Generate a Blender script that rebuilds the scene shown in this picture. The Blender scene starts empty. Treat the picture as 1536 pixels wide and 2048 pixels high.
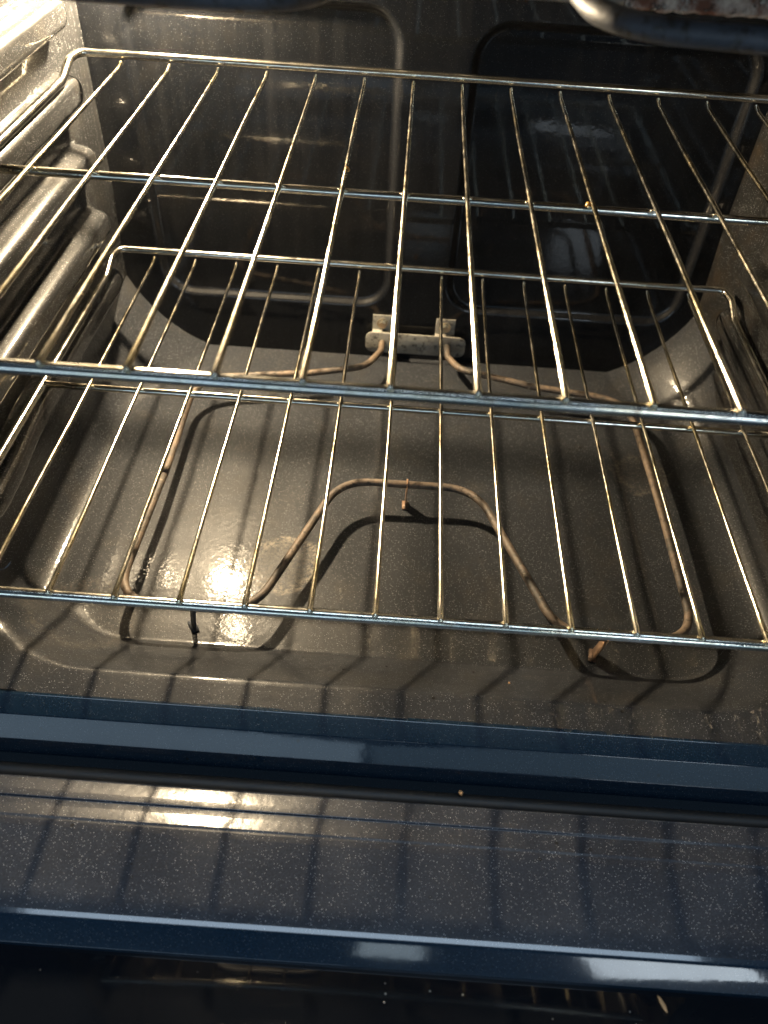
import bpy, bmesh, math, random
import numpy as np
from mathutils import Vector, Matrix
random.seed(7)
rng = np.random.default_rng(7)
S = bpy.context.scene
COL = S.collection

# ------------------------------------------------------------------ camera
cam = bpy.data.cameras.new('camera')
camo = bpy.data.objects.new('camera', cam)
COL.objects.link(camo)
camo.location = (-0.0181, -0.2949, 0.3918)
camo.rotation_euler = (0.7741, -0.0474, 0.0522)
cam.sensor_fit = 'VERTICAL'
cam.sensor_height = 24.0
cam.lens = 24.0 * 1574.18 / 2048.0
cam.clip_start = 0.01
cam.clip_end = 50
cam.dof.use_dof = True
cam.dof.focus_distance = 0.60
cam.dof.aperture_fstop = 4.4
S.camera = camo

# ------------------------------------------------------------------ world: the dim bluish kitchen in front of the oven
W = bpy.data.worlds.new('World')
S.world = W
W.use_nodes = True
bg = W.node_tree.nodes['Background']
bg.inputs['Color'].default_value = (0.42, 0.68, 1.0, 1)
bg.inputs['Strength'].default_value = 0.055

S.view_settings.view_transform = 'Standard'
S.view_settings.look = 'None'
S.view_settings.exposure = 0.0
S.render.engine = 'CYCLES'
S.cycles.use_denoising = True
S.cycles.max_bounces = 8
S.cycles.sample_clamp_indirect = 12.0
S.cycles.caustics_reflective = True
S.cycles.blur_glossy = 0.4

def area(name, loc, target, sx, sy, power, color):
    l = bpy.data.lights.new(name, 'AREA')
    l.shape = 'RECTANGLE'; l.size = sx; l.size_y = sy
    l.energy = power; l.color = color
    o = bpy.data.objects.new(name, l)
    COL.objects.link(o)
    o.location = loc
    o.rotation_euler = (Vector(target) - Vector(loc)).to_track_quat('-Z', 'Y').to_euler()
    return o
area('kitchen_window_light', (-0.72, -1.70, 0.17), (-0.1, -0.05, -0.1), 1.45, 0.50, 4.4, (0.58, 0.80, 1.0))
area('dim_window_light', (0.78, -1.70, 0.20), (-0.1, -0.05, -0.1), 1.75, 0.5, 1.8, (0.52, 0.78, 1.0))
area('bright_window_pane', (0.76, -1.65, 0.74), (0.1, -0.1, -0.1), 0.40, 0.22, 3.0, (0.78, 0.90, 1.0))
area('small_window_pane', (0.06, -1.65, 0.72), (0.1, -0.1, -0.1), 0.16, 0.16, 0.32, (0.70, 0.88, 1.0))
area('kitchen_ceiling_light', (0.0, -0.25, 2.3), (0, -0.15, -0.1), 2.2, 0.6, 34.0, (0.62, 0.80, 1.0))

LAMP = Vector((-0.2505, 0.4545, 0.2755))

# ------------------------------------------------------------------ helpers
def link(name, me, m=None, parent=None):
    o = bpy.data.objects.new(name, me)
    COL.objects.link(o)
    if m is not None and not me.materials: me.materials.append(m)
    if parent is not None: o.parent = parent
    return o
def mesh(name, verts, faces, smooth=True):
    me = bpy.data.meshes.new(name)
    me.from_pydata([tuple(map(float, v)) for v in verts], [], faces)
    me.validate(); me.update()
    if smooth:
        me.polygons.foreach_set('use_smooth', [True] * len(me.polygons))
    return me
def tag(o, label=None, cat=None, group=None, kind=None):
    if label: o['label'] = label
    if cat: o['category'] = cat
    if group: o['group'] = group
    if kind: o['kind'] = kind
    return o
def empty(name, loc=(0, 0, 0)):
    o = bpy.data.objects.new(name, None)
    COL.objects.link(o); o.location = loc; o.empty_display_size = 0.02
    return o
def fillet(pts, r, n=5):
    """round the inner corners of a polyline; r may be a number or a list"""
    P = [Vector(p) for p in pts]
    out = [P[0]]
    for i in range(1, len(P) - 1):
        rr = r[i] if isinstance(r, (list, tuple)) else r
        a = P[i - 1] - P[i]; b = P[i + 1] - P[i]
        ang = a.angle(b)
        if rr <= 0 or ang > math.pi - 0.02:
            out.append(P[i]); continue
        t = min(rr / math.tan(ang / 2), a.length * 0.48, b.length * 0.48)
        A = P[i] + a.normalized() * t; B = P[i] + b.normalized() * t
        for k in range(n + 1):
            u = k / n
            q = A * (1 - u) ** 2 + P[i] * 2 * u * (1 - u) * 1.0 + B * u ** 2
            out.append(q)
    out.append(P[-1])
    return out
def resample(P, step):
    out = [P[0]]
    for a, b in zip(P, P[1:]):
        n = max(1, int((b - a).length / step))
        for k in range(1, n + 1): out.append(a.lerp(b, k / n))
    return out
def tube(path, r, seg=10, closed=False, cap=True, round_ends=False, rfun=None):
    P = [Vector(p) for p in path]
    n = len(P)
    V = []; F = []
    T = []
    for i in range(n):
        if closed: t = P[(i + 1) % n] - P[i - 1]
        else: t = P[min(i + 1, n - 1)] - P[max(i - 1, 0)]
        T.append(t.normalized())
    up = Vector((0, 0, 1)) if abs(T[0].z) < 0.9 else Vector((1, 0, 0))
    N = (up - T[0] * up.dot(T[0])).normalized()
    rings = []
    spec = []
    for i in range(n):
        if i:
            N = (N - T[i] * N.dot(T[i])).normalized()
        spec.append((P[i], T[i], N.copy(), (rfun(i, n) if rfun else r)))
    if round_ends and not closed:
        p0, t0, n0, r0 = spec[0]; p1, t1, n1, r1 = spec[-1]
        pre = [(p0 - t0 * r0 * math.sin(a), t0, n0, r0 * math.cos(a)) for a in (1.35, 0.9, 0.45)]
        post = [(p1 + t1 * r1 * math.sin(a), t1, n1, r1 * math.cos(a)) for a in (0.45, 0.9, 1.35)]
        spec = pre + spec + post
    for p, t, nn, rr in spec:
        B = t.cross(nn)
        base = len(V)
        for k in range(seg):
            a = 2 * math.pi * k / seg
            V.append(p + (nn * math.cos(a) + B * math.sin(a)) * rr)
        rings.append(base)
    m = len(rings)
    for i in range(m if closed else m - 1):
        a = rings[i]; b = rings[(i + 1) % m]
        for k in range(seg):
            F.append((a + k, a + (k + 1) % seg, b + (k + 1) % seg, b + k))
    if cap and not closed:
        F.append(tuple(reversed(range(rings[0], rings[0] + seg))))
        F.append(tuple(range(rings[-1], rings[-1] + seg)))
    return V, F
def join(*vfs):
    V = []; F = []
    for v, f in vfs:
        b = len(V); V += list(v); F += [tuple(i + b for i in q) for q in f]
    return V, F
def box(cx, cy, cz, sx, sy, sz, rot=None, off=None):
    V = []
    for x in (-1, 1):
        for y in (-1, 1):
            for z in (-1, 1):
                V.append(Vector((x * sx / 2, y * sy / 2, z * sz / 2)))
    if rot is not None: V = [rot @ v for v in V]
    V = [v + Vector((cx, cy, cz)) for v in V]
    F = [(0, 1, 3, 2), (4, 6, 7, 5), (0, 4, 5, 1), (2, 3, 7, 6), (0, 2, 6, 4), (1, 5, 7, 3)]
    return V, F
def bevel(me, w, seg=2):
    bm = bmesh.new(); bm.from_mesh(me)
    bmesh.ops.recalc_face_normals(bm, faces=bm.faces)
    bmesh.ops.bevel(bm, geom=bm.edges[:], offset=w, segments=seg, affect='EDGES', profile=0.5)
    bm.to_mesh(me); bm.free()
    me.polygons.foreach_set('use_smooth', [True] * len(me.polygons))
    return me
def grid(X, Y, fn):
    V = []; F = []
    nx, ny = len(X), len(Y)
    for i, x in enumerate(X):
        for j, y in enumerate(Y):
            V.append(fn(x, y))
    for i in range(nx - 1):
        for j in range(ny - 1):
            a = i * ny + j
            F.append((a, a + ny, a + ny + 1, a + 1))
    return V, F
def sstep(a, b, x):
    t = min(1, max(0, (x - a) / (b - a)))
    return t * t * (3 - 2 * t)
def axis(lo, hi, coarse, fine_spans, fine):
    """coordinates from lo to hi, dense inside fine_spans"""
    out = [lo]; x = lo
    while x < hi - 1e-9:
        st = coarse
        for a, b in fine_spans:
            if a - 1e-9 <= x < b: st = fine; break
            if x < a and x + coarse > a: st = min(st, a - x)
        x = min(hi, x + max(st, 1e-4)); out.append(x)
    return out

# ------------------------------------------------------------------ materials
def new_mat(name):
    m = bpy.data.materials.new(name); m.use_nodes = True
    nt = m.node_tree
    return m, nt, nt.nodes['Principled BSDF']
def nd(nt, t, **kw):
    n = nt.nodes.new(t)
    for k, v in kw.items(): setattr(n, k, v)
    return n
def lk(nt, a, b): nt.links.new(a, b)
def texco(nt, scale=(1, 1, 1)):
    tc = nd(nt, 'ShaderNodeTexCoord'); mp = nd(nt, 'ShaderNodeMapping')
    mp.inputs['Scale'].default_value = scale
    lk(nt, tc.outputs['Object'], mp.inputs['Vector'])
    return mp.outputs['Vector']
def noise(nt, vec, scale, detail=3, rough=0.5):
    n = nd(nt, 'ShaderNodeTexNoise')
    n.inputs['Scale'].default_value = scale; n.inputs['Detail'].default_value = detail
    n.inputs['Roughness'].default_value = rough
    lk(nt, vec, n.inputs['Vector'])
    return n.outputs['Fac']
def ramp(nt, fac, stops):
    r = nd(nt, 'ShaderNodeValToRGB')
    e = r.color_ramp.elements
    while len(e) > 1: e.remove(e[-1])
    for i, (p, c) in enumerate(stops):
        if isinstance(c, (int, float)): c = (c, c, c, 1)
        elif len(c) == 3: c = (*c, 1)
        if i == 0: e[0].position = p; e[0].color = c
        else:
            q = e.new(p); q.color = c
    lk(nt, fac, r.inputs['Fac'])
    return r.outputs['Color']
def mix(nt, fac, a, b, mode='MIX'):
    n = nd(nt, 'ShaderNodeMix', data_type='RGBA', blend_type=mode)
    for s, v in ((n.inputs['Factor'], fac), (n.inputs['A'], a), (n.inputs['B'], b)):
        if hasattr(v, 'is_output') or hasattr(v, 'links'): lk(nt, v, s)
        elif isinstance(v, (int, float)): s.default_value = v if s.name == 'Factor' else (v, v, v, 1)
        else: s.default_value = (*v, 1) if len(v) == 3 else v
    return n.outputs['Result']
def math_(nt, op, a, b=None, c=None, clamp=False):
    n = nd(nt, 'ShaderNodeMath', operation=op); n.use_clamp = clamp
    for i, v in enumerate((a, b, c)):
        if v is None: continue
        if isinstance(v, (int, float)): n.inputs[i].default_value = v
        else: lk(nt, v, n.inputs[i])
    return n.outputs[0]
def bump(nt, h, dist, strength=1.0, normal=None):
    b = nd(nt, 'ShaderNodeBump')
    b.inputs['Distance'].default_value = dist; b.inputs['Strength'].default_value = strength
    lk(nt, h, b.inputs['Height'])
    if normal is not None: lk(nt, normal, b.inputs['Normal'])
    return b.outputs['Normal']
def flecks(nt, vec, scale, size, density):
    v = nd(nt, 'ShaderNodeTexVoronoi'); v.inputs['Scale'].default_value = scale
    lk(nt, vec, v.inputs['Vector'])
    sep = nd(nt, 'ShaderNodeSeparateColor'); lk(nt, v.outputs['Color'], sep.inputs['Color'])
    a = math_(nt, 'LESS_THAN', v.outputs['Distance'], size)
    b = math_(nt, 'LESS_THAN', sep.outputs['Red'], density)
    bright = math_(nt, 'MULTIPLY_ADD', sep.outputs['Green'], 0.8, 0.2)
    return math_(nt, 'MULTIPLY', math_(nt, 'MULTIPLY', a, b), bright)

def enamel(name, base, fleck=(0.75, 0.78, 0.82), amount=1.0, rough=0.42, coat=0.9, coat_rough=0.07,
           peel=0.00022, dirt=0.5, dirt_col=(0.045, 0.039, 0.029), spec=0.12, dull_back=False, stain=None, streak=False, smear=(0.5, 0.8)):
    m, nt, bs = new_mat(name)
    vec = texco(nt)
    cloud = ramp(nt, noise(nt, vec, 9, 5, 0.6), [(0.38, 0.0), (0.72, 1.0)])
    dark = tuple(c * 0.72 for c in base)
    col = mix(nt, math_(nt, 'MULTIPLY', cloud, 0.8), base, dark)
    grit = noise(nt, vec, 900, 2, 0.7)
    col = mix(nt, ramp(nt, grit, [(0.35, 0.0), (0.75, 0.55)]), col, tuple(min(1, c * 2.4 + 0.004) for c in base))
    f1 = flecks(nt, vec, 1500, 0.34, 0.12)
    f2 = flecks(nt, vec, 860, 0.17, 0.04)
    ff = math_(nt, 'MULTIPLY', math_(nt, 'MAXIMUM', f1, f2), amount, clamp=True)
    col = mix(nt, ff, col, fleck)
    # baked-on film in soft blotches
    film = ramp(nt, noise(nt, vec, 21, 6, 0.68), [(0.52, 0.0), (0.72, dirt)])
    col = mix(nt, film, col, dirt_col)
    # small dark burnt specks
    sp = flecks(nt, vec, 90, 0.11, 0.30)
    col = mix(nt, sp, col, (0.006, 0.005, 0.004))
    sm = ramp(nt, noise(nt, vec, 13, 5, 0.65), [(0.35, 0.0), (0.75, 1.0)])
    if streak:
        sv = texco(nt, (60, 60, 3))
        st = ramp(nt, noise(nt, sv, 1.6, 4, 0.6), [(0.45, 0.0), (0.75, 1.0)])
        sm = mix(nt, 0.6, sm, st)
        col = mix(nt, math_(nt, 'MULTIPLY', st, 0.35), col, tuple(c * 2.0 + 0.008 for c in base))
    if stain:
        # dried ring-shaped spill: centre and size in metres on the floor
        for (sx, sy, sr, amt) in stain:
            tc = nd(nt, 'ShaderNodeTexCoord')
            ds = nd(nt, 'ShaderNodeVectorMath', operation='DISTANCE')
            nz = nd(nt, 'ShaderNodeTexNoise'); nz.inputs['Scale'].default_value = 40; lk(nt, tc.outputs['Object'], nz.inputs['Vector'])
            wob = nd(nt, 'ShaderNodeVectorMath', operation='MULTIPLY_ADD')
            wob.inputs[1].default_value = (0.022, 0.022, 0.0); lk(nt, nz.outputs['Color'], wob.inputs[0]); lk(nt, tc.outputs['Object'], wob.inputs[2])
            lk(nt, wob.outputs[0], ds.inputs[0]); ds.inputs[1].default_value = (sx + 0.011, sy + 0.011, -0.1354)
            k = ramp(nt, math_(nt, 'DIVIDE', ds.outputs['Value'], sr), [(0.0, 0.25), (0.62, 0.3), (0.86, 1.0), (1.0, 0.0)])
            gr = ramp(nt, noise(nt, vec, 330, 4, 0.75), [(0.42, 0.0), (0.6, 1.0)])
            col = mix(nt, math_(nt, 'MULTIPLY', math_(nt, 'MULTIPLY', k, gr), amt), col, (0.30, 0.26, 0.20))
    lk(nt, col, bs.inputs['Base Color'])
    lk(nt, mix(nt, sm, rough * 0.8, min(1, rough * 1.35)), bs.inputs['Roughness'])
    bs.inputs['Specular IOR Level'].default_value = spec
    bs.inputs['Coat Weight'].default_value = coat
    if dull_back:
        # the enamel beside the back panel is heat-dulled
        tc = nd(nt, 'ShaderNodeTexCoord'); sx_ = nd(nt, 'ShaderNodeSeparateXYZ'); lk(nt, tc.outputs['Object'], sx_.inputs[0])
        wob = math_(nt, 'MULTIPLY_ADD', noise(nt, vec, 17, 4), 0.08, sx_.outputs['Y'])
        lk(nt, ramp(nt, wob, [(0.38, coat), (0.45, coat * 0.18)]), bs.inputs['Coat Weight'])
    lk(nt, mix(nt, sm, coat_rough * smear[0], coat_rough * (1 + smear[1])), bs.inputs['Coat Roughness'])
    pv = noise(nt, vec, 210, 2, 0.5)
    h = math_(nt, 'MULTIPLY_ADD', grit, 0.12, pv)
    nrm = bump(nt, h, peel)
    lk(nt, nrm, bs.inputs['Normal'])
    lk(nt, bump(nt, pv, peel * 0.8), bs.inputs['Coat Normal'])
    return m

def chrome(name, tint=(0.86, 0.84, 0.78), burnt=0.4, rough=0.14, gold=0.6, relief=0.00018):
    m, nt, bs = new_mat(name)
    vec = texco(nt)
    n1 = noise(nt, vec, 16, 4, 0.65)
    goldc = mix(nt, ramp(nt, n1, [(0.40, 0.0), (0.62, gold)]), tint, (0.80, 0.68, 0.40))
    n2 = noise(nt, vec, 60, 5, 0.7)
    col = mix(nt, ramp(nt, n2, [(0.55, 0.0), (0.72, burnt)]), goldc, (0.20, 0.11, 0.055))
    lk(nt, col, bs.inputs['Base Color'])
    bs.inputs['Metallic'].default_value = 1.0
    lk(nt, ramp(nt, n2, [(0.35, rough * 0.7), (0.75, rough * 2.4)]), bs.inputs['Roughness'])
    lk(nt, bump(nt, noise(nt, vec, 380, 3, 0.6), relief), bs.inputs['Normal'])
    return m

M_floor = enamel('speckled_enamel', (0.0150, 0.0162, 0.0188), amount=0.42, dirt=0.3, peel=0.00016,
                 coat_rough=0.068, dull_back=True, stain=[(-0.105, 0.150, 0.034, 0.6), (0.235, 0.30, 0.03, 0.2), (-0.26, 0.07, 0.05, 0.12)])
M_wall = enamel('side_enamel', (0.0072, 0.0075, 0.0081), amount=0.50, dirt=0.22, peel=0.00014, coat_rough=0.05, coat=1.0)
M_wall_right = enamel('greasy_side_enamel', (0.0055, 0.0056, 0.0058), amount=0.5, dirt=0.75, dirt_col=(0.020, 0.014, 0.008), peel=0.00022, coat_rough=0.13, coat=0.8)
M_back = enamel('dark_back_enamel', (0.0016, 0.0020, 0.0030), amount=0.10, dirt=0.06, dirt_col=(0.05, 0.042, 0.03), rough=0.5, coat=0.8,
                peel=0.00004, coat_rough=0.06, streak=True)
M_frame = enamel('reflection_blue_enamel', (0.0030, 0.0105, 0.0210), amount=0.14, dirt=0.06, rough=0.3, coat=1.0, coat_rough=0.060, peel=0.00002)  # same enamel as the door, coloured bluer for the kitchen light it reflects
M_door = enamel('door_speckled_enamel', (0.0120, 0.0148, 0.0215), amount=0.46, dirt=0.12, rough=0.42, coat=0.9, coat_rough=0.16, peel=0.00014)
M_chrome = chrome('rack_chrome', burnt=0.65, gold=0.45, relief=0.00006, rough=0.12)
M_wire = chrome('wire_chrome', (0.90, 0.86, 0.76), 0.55, 0.13, 0.8, 0.0001)

def rusty_tube(name, base, dark, hi, rough=0.6):
    m, nt, bs = new_mat(name)
    vec = texco(nt)
    c = mix(nt, ramp(nt, noise(nt, vec, 24, 5, 0.7), [(0.43, 0.0), (0.60, 1.0)]), base, dark)
    c = mix(nt, ramp(nt, noise(nt, vec, 150, 5, 0.75), [(0.53, 0.0), (0.62, 0.9)]), c, (0.02, 0.015, 0.01))
    c = mix(nt, ramp(nt, noise(nt, vec, 75, 4, 0.7), [(0.62, 0.0), (0.70, 0.8)]), c, hi)
    lk(nt, c, bs.inputs['Base Color'])
    bs.inputs['Roughness'].default_value = rough
    bs.inputs['Metallic'].default_value = 0.15
    lk(nt, bump(nt, noise(nt, vec, 420, 4, 0.7), 0.0004), bs.inputs['Normal'])
    return m
M_bake = rusty_tube('oxidised_element', (0.125, 0.090, 0.062), (0.040, 0.034, 0.029), (0.33, 0.27, 0.19))
M_broil = rusty_tube('dark_broil_element', (0.065, 0.075, 0.095), (0.035, 0.04, 0.05), (0.10, 0.11, 0.12), 0.5)
M_leg = rusty_tube('element_support_steel', (0.34, 0.20, 0.11), (0.14, 0.09, 0.06), (0.4, 0.3, 0.2), 0.5)
M_plate = rusty_tube('galvanised_plate', (0.27, 0.26, 0.225), (0.17, 0.155, 0.13), (0.36, 0.33, 0.28), 0.5)
M_rust = rusty_tube('rusty_strip', (0.82, 0.78, 0.70), (0.20, 0.08, 0.045), (0.85, 0.82, 0.75), 0.55)

def simple(name, col, rough=0.4, metal=0.0, emit=None, es=0):
    m, nt, bs = new_mat(name)
    vec = texco(nt)
    lk(nt, mix(nt, noise(nt, vec, 60, 3), tuple(c * 0.8 for c in col), tuple(min(1, c * 1.2) for c in col)), bs.inputs['Base Color'])
    bs.inputs['Roughness'].default_value = rough; bs.inputs['Metallic'].default_value = metal
    if emit:
        bs.inputs['Emission Color'].default_value = (*emit, 1); bs.inputs['Emission Strength'].default_value = es
    return m
M_bulb = simple('lit_bulb', (0.9, 0.85, 0.7), 0.3, 0, (1.0, 0.785, 0.505), 15500.0)
M_steel = simple('lamp_socket_steel', (0.6, 0.58, 0.54), 0.3, 1.0)
M_gasket = simple('black_gasket', (0.005, 0.005, 0.005), 0.6)
M_screw = simple('screw_steel', (0.62, 0.54, 0.40), 0.28, 1.0)
M_crumb = simple('crumb', (0.42, 0.24, 0.11), 0.7)
M_resid = simple('baked_on_residue', (0.42, 0.22, 0.05), 0.35)
M_char = simple('charred_crumb', (0.012, 0.010, 0.008), 0.7)

# ------------------------------------------------------------------ oven cavity
XC = -0.002           # middle of the cavity
WX = 0.316            # half width of the cavity
YB = 0.474            # back panel
YF = -0.0180           # front edge of the liner
ZF = -0.1354          # floor of the pan
ZT = 0.338            # ceiling
oven = empty('electric_oven', (0, 0, -0.135))
tag(oven, 'open electric oven with speckled dark blue enamel cavity and door lowered in front', 'oven')
OI = Matrix.Translation((0, 0, 0.135))
def part(name, vf, m, parent=None, smooth=True, bev=0):
    """mesh given in world coordinates, parented to the oven or to one of its parts"""
    me = mesh(name, vf[0], vf[1], smooth)
    if bev: bevel(me, bev)
    o = link(name, me, m)
    p = parent or oven
    o.parent = p
    o.matrix_parent_inverse = Matrix.Identity(4)
    if p is oven: o.location = (0, 0, 0.135)
    return o

def squeeze(x, y):
    """the right wall closes in a little where it meets the back panel"""
    return x - 0.011 * sstep(0.40, YB, y) * max(0.0, x / 0.3) ** 2
def cfun(y): return 0.030 + 0.052 * sstep(0.33, YB, y)
def kfun(y): return 0.55 * sstep(0.35, 0.42, y)
def lift(x, y):
    """the pan climbs 44 mm from the floor to the front lip, with rounded corners"""
    hx, yc, r = 0.262, 0.060, 0.045
    qx = abs(x) - (hx - r); qy = (yc + r) - y
    d = math.hypot(max(qx, 0), max(qy, 0)) + min(max(qx, qy), 0) - r
    if d <= 0: return 0.0
    return 0.0444 * min(1.0, d / 0.056) * sstep(0.105, 0.055, y)
NA = 8
def section(y):
    """right half of the floor from the middle to the foot of the side wall"""
    c = cfun(y); k = kfun(y)
    pts = []
    for x in np.linspace(0, WX - c, 46)[:-1]: pts.append((x, ZF))
    for i in range(NA + 1):
        a = math.pi / 2 * i / NA
        ax = WX - c + c * math.sin(a); az = ZF + c * (1 - math.cos(a))
        u = i / NA
        lx = WX - c + c * u; lz = ZF + c * u
        pts.append((ax * (1 - k) + lx * k, az * (1 - k) + lz * k))
    return pts
YS = axis(YF, YB, 0.012, [(YF, 0.115), (0.40, YB)], 0.0025)
V = []; F = []
for y in YS:
    half = section(y)
    full = [(-x, z) for x, z in reversed(half[1:])] + half
    dent = 0.0
    for x, z in full:
        zz = z + lift(x, y)
        zz += 0.00012 * math.sin(x * 23 + y * 11) * math.sin(y * 31 - x * 7) * (1 if abs(x) < 0.26 else 0)
        V.append((squeeze(x + XC, y), y, zz))
nrow = len(V) // len(YS)
for i in range(len(YS) - 1):
    for j in range(nrow - 1):
        a = i * nrow + j
        F.append((a, a + 1, a + nrow + 1, a + nrow))
floor = part('cavity_floor', (V, F), M_floor)

RIBS = [-0.0225, 0.0365, 0.0950, 0.1525, 0.2105]
def rib(y, z, side):
    h = 0
    for k, zc in enumerate(RIBS):
        y1 = 0.408; y0 = 0.028
        zc2 = zc
        if k == 0 and side < 0: zc2 = zc - 0.010 * sstep(0.20, 0.12, y)
        yy = min(max(y, y0), y1)
        d = math.hypot((y - yy) , (z - zc2))
        t = max(0.0, 1 - (d / 0.0140) ** 5.0) ** 0.60 if d < 0.0140 else 0.0
        h = max(h, t)
    return h
ZR = axis(0, 1, 0.02, [(0.0, 1.0)], 0.0027)
YW = axis(YF, YB, 0.012, [(YF, 0.045), (0.375, YB)], 0.0025)
for side in (-1, 1):
    def fn(y, t, side=side):
        zb = ZF + cfun(y) + lift(side * WX, y)
        z = zb + (ZT - zb) * t
        d = (0.0180 if side < 0 else 0.0125) * rib(y, z, side) * sstep(zb, zb + 0.01, z)
        # the wall leans in a little where it meets the back panel
        return (squeeze(XC + side * (WX - d - 0.004 * sstep(0.43, YB, y) * sstep(-0.04, 0.05, z)), y), y, z)
    vf = grid(YW, ZR, fn)
    if side > 0: vf = (vf[0], [tuple(reversed(f)) for f in vf[1]])
    w = part('side_wall', vf, M_wall if side < 0 else M_wall_right)
    w['label'] = ('left' if side < 0 else 'right') + ' side wall with embossed rack guide ribs'

# back panel with two recessed fields
def rrect(x, z, cx, cz, hx, hz, r):
    qx = abs(x - cx) - (hx - r); qz = abs(z - cz) - (hz - r)
    return math.hypot(max(qx, 0), max(qz, 0)) + min(max(qx, qz), 0) - r
FIELDS = [(-0.155, 0.0725, 0.1205, 0.1405), (0.1560, 0.0700, 0.1230, 0.1375)]
def back(x, z):
    d = 0
    for k, (cx, cz, hx, hz) in enumerate(FIELDS):
        s = rrect(x, z, cx, cz, hx, hz, 0.03)
        d = max(d, sstep(0.0034, -0.0034, s))
    return (x, YB + 0.0060 * d, z)
fx = []
for cx, cz, hx, hz in FIELDS:
    for e in (cx - hx, cx + hx): fx.append((e - 0.008, e + 0.034 if e < cx else e + 0.008)); fx.append((e - 0.034 if e > cx else e, e + 0.008))
fx = sorted(fx)
fz = [(-0.078, -0.028), (0.172, 0.220)]
XB = axis(-0.335, 0.335, 0.02, fx, 0.0018); ZB = axis(-0.16, 0.345, 0.02, fz, 0.0018)
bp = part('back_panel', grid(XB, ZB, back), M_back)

# ceiling
def ceil(x, y): return (x, y, ZT - 0.004 * sstep(0.01, -0.01, rrect(x, y, 0, 0.23, 0.24, 0.17, 0.05)))
part('ceiling', grid(list(np.linspace(-WX - 0.004, WX + 0.004, 60)), list(np.linspace(YF, YB + 0.004, 50)), ceil), M_wall)

# front frame: a rolled profile, reflected blue in its colour, swept around the opening
prof = fillet([(0.0, YF + 0.001, 0), (0.0, -0.0195, 0), (0.0056, -0.0320, 0), (0.0196, -0.0429, 0), (0.030, -0.0475, 0), (0.060, -0.0490, 0), (0.095, -0.0490, 0)],
              [0, 0.0025, 0.0022, 0.003, 0.006, 0.01, 0], 6)
loop = []
x0, x1, z0, z1, rr = XC - WX, XC + WX, ZF + 0.0444, ZT, 0.03
def arc(cx, cz, a0, a1, n=10):
    return [(cx, cz, a0 + (a1 - a0) * i / n) for i in range(n + 1)]
corner = [(x1 - rr, z0 + rr, -math.pi / 2, 0), (x1 - rr, z1 - rr, 0, math.pi / 2), (x0 + rr, z1 - rr, math.pi / 2, math.pi), (x0 + rr, z0 + rr, math.pi, 1.5 * math.pi)]
for cx, cz, a0, a1 in corner: loop += arc(cx, cz, a0, a1)
V = []; F = []
for cx, cz, a in loop:
    for p in prof:
        o, y = p[0], p[1]
        V.append((cx + math.cos(a) * (rr + o), y, cz + math.sin(a) * (rr + o)))
n = len(prof); L = len(loop)
for i in range(L):
    for j in range(n - 1):
        a = i * n + j; b = ((i + 1) % L) * n + j
        F.append((a, a + 1, b + 1, b))
part('front_frame', (V, F), M_frame)

# door gasket lying in the gap between frame and door
gp = [Vector((-0.33, -0.0590, -0.124)), Vector((0.33, -0.0590, -0.124))]
part('door_gasket', tube(resample(gp, 0.02), 0.0055, 12), M_gasket)

# ------------------------------------------------------------------ door, lowered flat
ZD = -0.0990
dp = [(-0.0693, -0.145, 0), (-0.0693, ZD - 0.0085, 0), (-0.0712, ZD - 0.0062, 0), (-0.0800, ZD - 0.0036, 0), (-0.0845, ZD - 0.0026, 0), (-0.0856, ZD - 0.0036, 0), (-0.0900, ZD - 0.0026, 0),
      (-0.0975, ZD - 0.0004, 0), (-0.0990, ZD - 0.0006, 0), (-0.1004, ZD - 0.0003, 0), (-0.1040, ZD, 0), (-0.1515, ZD, 0), (-0.1550, ZD - 0.0006, 0), (-0.1575, ZD - 0.0026, 0), (-0.1668, ZD - 0.0098, 0), (-0.1676, ZD - 0.0160, 0)]
RD = [0, .0015, .002, .004, .0008, .0008, .003, .0010, .0007, .0007, .003, .003, .004, .004, .001, 0]
XD = list(np.linspace(-0.36, 0.36, 49))
def extrude(prf):
    V = []; F = []
    for x in XD:
        for p in prf: V.append((x, p.x, p.y + 0.0004 * math.sin(x * 9)))
    n = len(prf)
    for i in range(len(XD) - 1):
        for j in range(n - 1):
            a = i * n + j
            F.append((a, a + 1, a + n + 1, a + n))
    return V, F
full = fillet(dp, RD, 4)
cut = min(range(len(full)), key=lambda i: abs(full[i].x + 0.1515) + (0 if full[i].x > -0.1516 else 1))
door = part('oven_door', extrude(full[:cut + 1]), M_door)
door['label'] = 'lowered oven door with speckled enamel inner panel and dark window'
def dpart(name, vf, m, bev=0, smooth=True, label=None):
    me = mesh(name, vf[0], vf[1], smooth)
    if bev: bevel(me, bev)
    o = link(name, me, m); o.parent = door
    if label: o['label'] = label
    return o
dpart('window_rim', extrude(full[cut:]), M_frame, label='raised enamel rim with reflected blue in its colour around the door window')

def glass_mat():
    m, nt, bs = new_mat('dark_window_glass')
    vec = texco(nt)
    bs.inputs['Base Color'].default_value = (0.004, 0.005, 0.007, 1)
    sm = ramp(nt, noise(nt, vec, 14, 5, 0.7), [(0.4, 0.0), (0.75, 1.0)])
    lk(nt, mix(nt, sm, 0.03, 0.12), bs.inputs['Roughness'])
    bs.inputs['Specular IOR Level'].default_value = 0.6
    f = flecks(nt, vec, 160, 0.10, 0.10)
    lk(nt, mix(nt, f, (0.004, 0.005, 0.007), (0.35, 0.32, 0.28)), bs.inputs['Base Color'])
    return m
M_glass = glass_mat()
ZG = ZD - 0.0132
dpart('window_glass', box(0, -0.311, ZG - 0.002, 0.70, 0.290, 0.004), M_glass, 0.0006, label='dark tinted glass of the lowered door')

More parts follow.
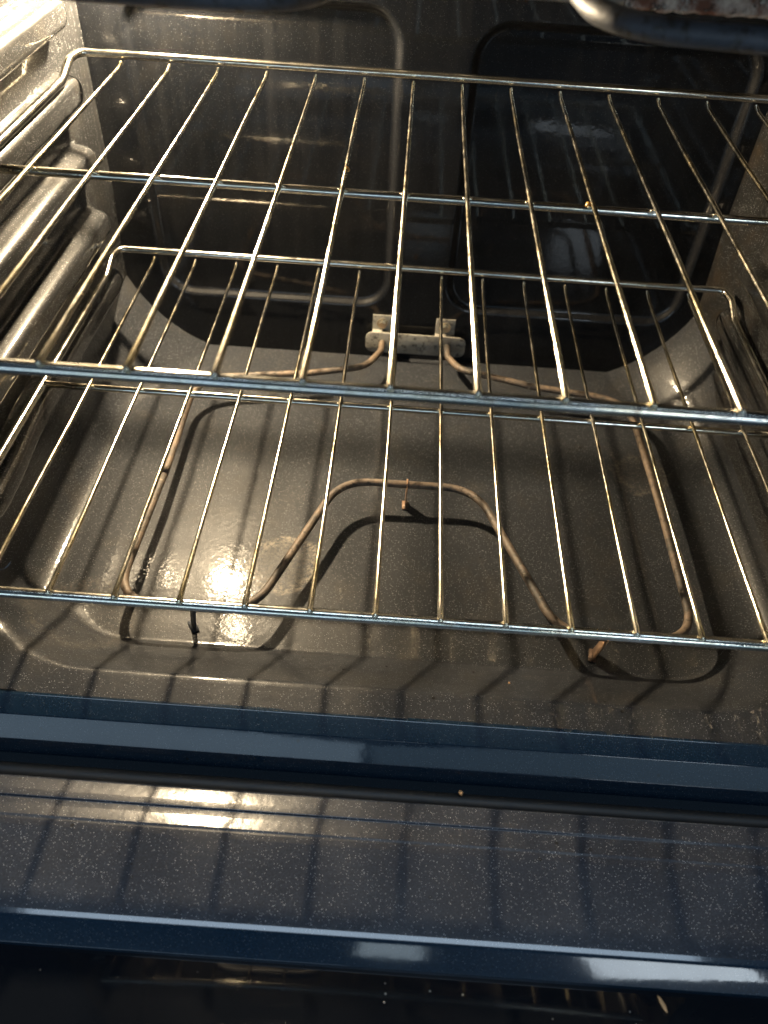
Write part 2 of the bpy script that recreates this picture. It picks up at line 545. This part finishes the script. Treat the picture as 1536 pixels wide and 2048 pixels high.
# ------------------------------------------------------------------ oven lamp on the back panel
lx, ly, lz = LAMP
def lathe(profile, seg=24):
    """profile of (radius, y) around the y axis, at the lamp"""
    V = []; F = []
    for r, y in profile:
        for k in range(seg):
            a = 2 * math.pi * k / seg
            V.append((lx + r * math.cos(a), y, lz + r * math.sin(a)))
    for i in range(len(profile) - 1):
        for k in range(seg):
            F.append((i * seg + k, i * seg + (k + 1) % seg, (i + 1) * seg + (k + 1) % seg, (i + 1) * seg + k))
    return V, F
sock = part('lamp_socket', lathe([(0.034, YB + 0.002), (0.034, YB - 0.003), (0.030, YB - 0.006), (0.016, YB - 0.006), (0.013, YB - 0.012), (0.0, YB - 0.012)]), M_steel)
BR = 0.0085
bul = [(0.0001, ly - BR)] + [(BR * math.sin(a), ly - BR * math.cos(a)) for a in np.linspace(0.2, 2.5, 9)] + [(0.005, YB - 0.011)]
me = mesh('lamp_bulb', *lathe(bul, 16)); bulb = link('lamp_bulb', me, M_bulb); bulb.parent = sock

# ------------------------------------------------------------------ racks
SP = 0.0405
RR = 0.0033
def make_rack(z, label):
    root = empty('oven_rack', (0, 0.0, z))
    tag(root, label, 'oven rack', 'chrome wire racks in the oven')
    zr = -0.0045
    hx = 0.3030
    ybk = 0.4185; zbk = 0.0065
    # one bent rod: back rail, stepped-down corners and side rails
    side = [(-hx, -0.004, zr), (-hx, 0.385, zr), (-hx, 0.408, zbk), (-hx, ybk, zbk), (hx, ybk, zbk), (hx, 0.408, zbk), (hx, 0.385, zr), (hx, -0.004, zr)]
    side = [(-hx, 0.0015, zr), (-hx, 0.383, zr), (-hx + 0.001, 0.404, zbk - 0.001), (-hx + 0.004, ybk + 0.002, zbk), (hx - 0.004, ybk + 0.002, zbk), (hx - 0.001, 0.404, zbk - 0.001), (hx, 0.383, zr), (hx, 0.0015, zr)]
    path = resample(fillet(side, [0, 0.02, 0.02, 0.016, 0.016, 0.02, 0.02, 0], 5), 0.03)
    o = link('outer_rail', mesh('outer_rail', *tube(path, RR, 14)), M_chrome); o.parent = root
    o = link('front_rail', mesh('front_rail', *tube(resample([Vector((-hx - 0.003, 0.0006, zr)), Vector((hx + 0.003, 0.0006, zr))], 0.04), 0.0036, 22, round_ends=True)), M_chrome); o.parent = root
    o = link('cross_rail', mesh('cross_rail', *tube(resample([Vector((-hx, 0.211, zr + 0.0003)), Vector((hx, 0.211, zr + 0.0003))], 0.04), 0.0029, 14)), M_chrome); o.parent = root
    for i in range(1, 15):
        x = (i - 7.5) * SP
        r = random.Random(i)
        w = [r.uniform(-1, 1) * 0.0005 for _ in range(6)]
        pts = [Vector((x, -0.0008, 0.0002)), Vector((x + w[0], 0.07, w[1] * .4)), Vector((x + w[2], 0.16, w[3] * .4)), Vector((x + w[2] * .5, 0.211, 0.0)),
               Vector((x + w[4], 0.31, w[5] * .4)), Vector((x, 0.405, 0.0002)), Vector((x, 0.4145, 0.0022))]
        pts = resample(pts, 0.02)
        rf = lambda k, n: 0.0016 * (1.22 if k == 0 else 1.0)
        o = link('wire', mesh('wire', *join(tube(pts, 0.0016, 8, round_ends=True, rfun=rf),
                 tube([Vector((x - 0.0022, 0.2085, -0.0016)), Vector((x + 0.0022, 0.2085, -0.0016))], 0.0011, 6, round_ends=True),
                 tube([Vector((x - 0.0014, 0.0022, -0.0016)), Vector((x + 0.0014, 0.0022, -0.0016))], 0.0010, 6, round_ends=True))), M_wire)
        o.parent = root
    return root
rack = make_rack(0.0, 'lower chrome wire rack just above the brown heating element')
def copy_thing(src, loc, label):
    r = src.copy(); COL.objects.link(r); r.location = loc; r['label'] = label
    for ch in list(src.children):
        c = ch.copy(); COL.objects.link(c); c.parent = r
    return r
copy_thing(rack, (0, 0, 0.1738), 'upper chrome wire rack nearest the camera, high in the oven')

# ------------------------------------------------------------------ bake element
ZE = -0.1066
bake = empty('bake_element', (0, 0.24, -0.135))
tag(bake, 'brown tubular bake element looped just above the oven floor', 'heating element')
def bpart(name, vf, m, parent=bake, bev=0, smooth=True):
    off = Vector((0, 0.24, -0.135))
    me = mesh(name, [Vector(v) - off for v in vf[0]], vf[1], smooth)
    if bev: bevel(me, bev)
    o = link(name, me, m); o.parent = parent
    return o
bp_ = [(-0.036, 0.474, -0.111), (-0.0365, 0.446, -0.110), (-0.050, 0.412, ZE), (-0.120, 0.390, ZE), (-0.225, 0.368, ZE), (-0.2225, 0.220, ZE), (-0.2255, 0.0755, ZE),
       (-0.117, 0.0755, ZE), (-0.061, 0.2300, ZE), (0.062, 0.2325, ZE), (0.123, 0.0735, ZE), (0.2315, 0.0765, ZE), (0.231, 0.220, ZE), (0.228, 0.383, ZE),
       (0.120, 0.397, ZE), (0.052, 0.416, ZE), (0.038, 0.446, -0.110), (0.037, 0.474, -0.110)]
path = resample(fillet(bp_, [0, .02, .03, .05, .045, 0.05, .034, .040, .045, .045, .040, .036, .05, .045, .05, .03, .02, 0], 8), 0.012)
path = [p + Vector((0, 0, 0.0009 * math.sin(i * 0.21))) for i, p in enumerate(path)]
bpart('heating_tube', tube(path, 0.0035, 14), M_bake)
# terminal plate: rounded strip standing in front of the back panel
def rounded_plate(cx, cy, cz, w, h, t, r, tilt=0.0):
    out = []
    for sx, sz, a0 in ((1, 1, 0), (-1, 1, 90), (-1, -1, 180), (1, -1, 270)):
        for k in range(7):
            a = math.radians(a0 + 90 * k / 6)
            out.append((sx * (w / 2 - r) + r * math.cos(a), sz * (h / 2 - r) + r * math.sin(a)))
    n = len(out)
    V = [(cx + x, cy - t / 2 - 0.0, cz + z) for x, z in out] + [(cx + x, cy + t / 2, cz + z) for x, z in out]
    F = [tuple(range(n)), tuple(reversed(range(n, 2 * n)))] + [(i, i + n, (i + 1) % n + n, (i + 1) % n) for i in range(n)]
    return V, F
plate = bpart('terminal_plate', rounded_plate(0.0015, 0.4655, -0.1105, 0.113, 0.0255, 0.0014, 0.008), M_plate, bev=0.0003)
for sx in (-0.037, 0.0335):
    br = bpart('bracket', join(box(sx, 0.4722, -0.0925, 0.0215, 0.0012, 0.026), box(sx, 0.4690, -0.0985, 0.0215, 0.006, 0.0012)), M_plate, bev=0.0002)
    V, F = [], []
    sc = join(tube([Vector((sx, 0.4720, -0.0895)), Vector((sx, 0.4665, -0.0895))], 0.0040, 6), tube([Vector((sx, 0.4722, -0.0895)), Vector((sx, 0.4702, -0.0895))], 0.0060, 16))
    o = bpart('screw', sc, M_screw, parent=bake, smooth=False)
def strip_leg(x, y, ang, w=0.011, lean=0.0, m=None):
    """thin steel strip folded over the tube and standing on the floor"""
    R = Matrix.Rotation(ang, 3, 'Z')
    V, F = join(box(0, 0, (ZE + ZF) / 2 + 0.001, 0.0009, w, ZE - ZF + 0.001), box(0.0, 0, ZF + 0.0012, 0.006, w, 0.0009))
    c, f = tube([Vector((-0.0006, 0, ZE)), Vector((0.0006, 0, ZE))], 0.0046, 14)
    V, F = join((V, F), (c, f))
    V = [R @ Vector(v) + Vector((x + lean * (v[2] - ZE), y, 0)) for v in V]
    bpart('support_leg', (V, F), m or M_leg)
strip_leg(-0.0005, 0.2315, 0.02)
strip_leg(-0.164, 0.0765, 0.55, 0.012, 0.10, M_broil)
strip_leg(0.162, 0.0755, -0.22, 0.012, 0.22)

# ------------------------------------------------------------------ broil element under the ceiling
broil = empty('broil_element', (0, 0.25, ZT))
tag(broil, 'dark thick broil element hanging under the oven ceiling at the top edge of the view', 'heating element')
def rpart(name, vf, m, bev=0, smooth=True):
    off = Vector((0, 0.25, ZT))
    me = mesh(name, [Vector(v) - off for v in vf[0]], vf[1], smooth)
    if bev: bevel(me, bev)
    o = link(name, me, m); o.parent = broil
    return o
ZR_ = 0.2990
rp = [(-0.03, 0.455, ZR_), (-0.03, 0.40, ZR_), (-0.23, 0.385, ZR_), (-0.23, 0.106, ZR_), (-0.068, 0.106, ZR_), (-0.040, 0.28, ZR_), (0.045, 0.28, ZR_), (0.064, 0.103, ZR_), (0.235, 0.088, ZR_), (0.235, 0.385, ZR_),
      (0.03, 0.40, ZR_), (0.03, 0.455, ZR_)]
rpath = resample(fillet(rp, [0, .03, .05, .05, .045, .05, .05, .045, .05, .05, .03, 0], 8), 0.02)
rpart('heating_tube', tube(rpath, 0.0056, 14), M_broil)
for x, y in ((-0.15, 0.106), (0.15, 0.0985), (0.0, 0.28)):
    rpart('hanger', join(tube([Vector((x, y, ZR_ + 0.003)), Vector((x, y, ZT - 0.003))], 0.0016, 8)), M_plate)
# rust-stained heat deflector strip fixed under the ceiling
V, F = [], []
xs = list(np.linspace(0.086, 0.300, 60))
r = random.Random(3)
for x in xs:
    e = r.uniform(-0.0006, 0.0006)
    V += [(x, 0.1835, 0.3150), (x, 0.1800, 0.2905 + e), (x, 0.1815, 0.2885 + e), (x, 0.1860, 0.2882 + e)]
for i in range(len(xs) - 1):
    for j in range(3):
        a = i * 4 + j; F.append((a, a + 1, a + 5, a + 4))
rs = part('heat_deflector', (V, F), M_rust)
rs['label'] = 'pale rust-stained deflector strip under the oven ceiling'
V = []; F = []
for x in np.linspace(0.026, 0.086, 12):
    V += [(x, 0.1845, ZT - 0.002), (x, 0.1825, 0.2915), (x, 0.1835, 0.2895), (x, 0.188, 0.2893)]
for i in range(11):
    for j in range(3):
        a = i * 4 + j; F.append((a, a + 1, a + 5, a + 4))
part('deflector_end', (V, F), M_plate)

# ------------------------------------------------------------------ crumbs
def crumb(x, y, z, s, m, label, seed):
    r = random.Random(seed)
    bm = bmesh.new(); bmesh.ops.create_icosphere(bm, subdivisions=1, radius=s)
    for v in bm.verts: v.co = Vector((v.co.x * r.uniform(.7, 1.6), v.co.y * r.uniform(.6, 1.2), v.co.z * r.uniform(.4, .8)))
    me = bpy.data.meshes.new('crumb'); bm.to_mesh(me); bm.free()
    o = link('crumb', me, m); o.location = (x, y, z + s * 0.4); o.rotation_euler = (0, 0, r.uniform(0, 3))
    tag(o, label, 'crumb', 'crumbs in the oven')
    return o

def bit(x, y, z, sx, sy, sz, rot, m, name, label, cat, seed, group=None):
    r = random.Random(seed)
    bm = bmesh.new(); bmesh.ops.create_icosphere(bm, subdivisions=2, radius=1.0)
    for v in bm.verts:
        k = r.uniform(0.78, 1.15)
        v.co = Vector((v.co.x * sx * k, v.co.y * sy * k, v.co.z * sz * k))
    me = bpy.data.meshes.new(name); bm.to_mesh(me); bm.free()
    me.polygons.foreach_set('use_smooth', [True] * len(me.polygons))
    o = link(name, me, m); o.location = (x, y, z); o.rotation_euler = rot
    tag(o, label, cat, group)
bit(0.1570, -0.1742, -0.1112, 0.0012, 0.0050, 0.0009, (0, 0, 0.45), M_crumb, 'glint', 'thin orange-brown splinter of a reflection, modelled on the dark door window', 'glint', 3)  # solid sliver standing in for a reflected glint in the door glass
bit(0.0454, -0.0560, -0.1165, 0.0017, 0.0020, 0.0013, (0, 0, 0.6), M_crumb, 'crumb', 'tan crumb caught in the gap between oven and door', 'crumb', 5)
bit(0.0822, 0.0285, -0.1105, 0.0009, 0.0016, 0.0007, (0.6, 0, 0.5), M_crumb, 'crumb', 'tiny pale crumb on the front slope of the oven floor', 'crumb', 6)
bit(0.1779, 0.3352, -0.1347, 0.0012, 0.0009, 0.0006, (0, 0, 0), M_char, 'crumb', 'small black crumb on the floor under the right side of the racks', 'crumb', 7)
bit(-0.1292, 0.1359, -0.1347, 0.0013, 0.0010, 0.0006, (0, 0, 0.7), M_char, 'crumb', 'small black crumb on the floor beside the bright lamp reflection', 'crumb', 8)
bit(0.0985, 0.2110, 0.1725, 0.0020, 0.0024, 0.0022, (0, 0, 0), M_resid, 'food_residue', 'golden blob of baked-on residue where a wire crosses the upper rack middle rail', 'food residue', 9)
bit(-0.0605, 0.2365, 0.1740, 0.0021, 0.0018, 0.0019, (0, 0, 0), M_resid, 'food_residue', 'small golden speck of residue on a wire left of centre of the upper rack', 'food residue', 10)
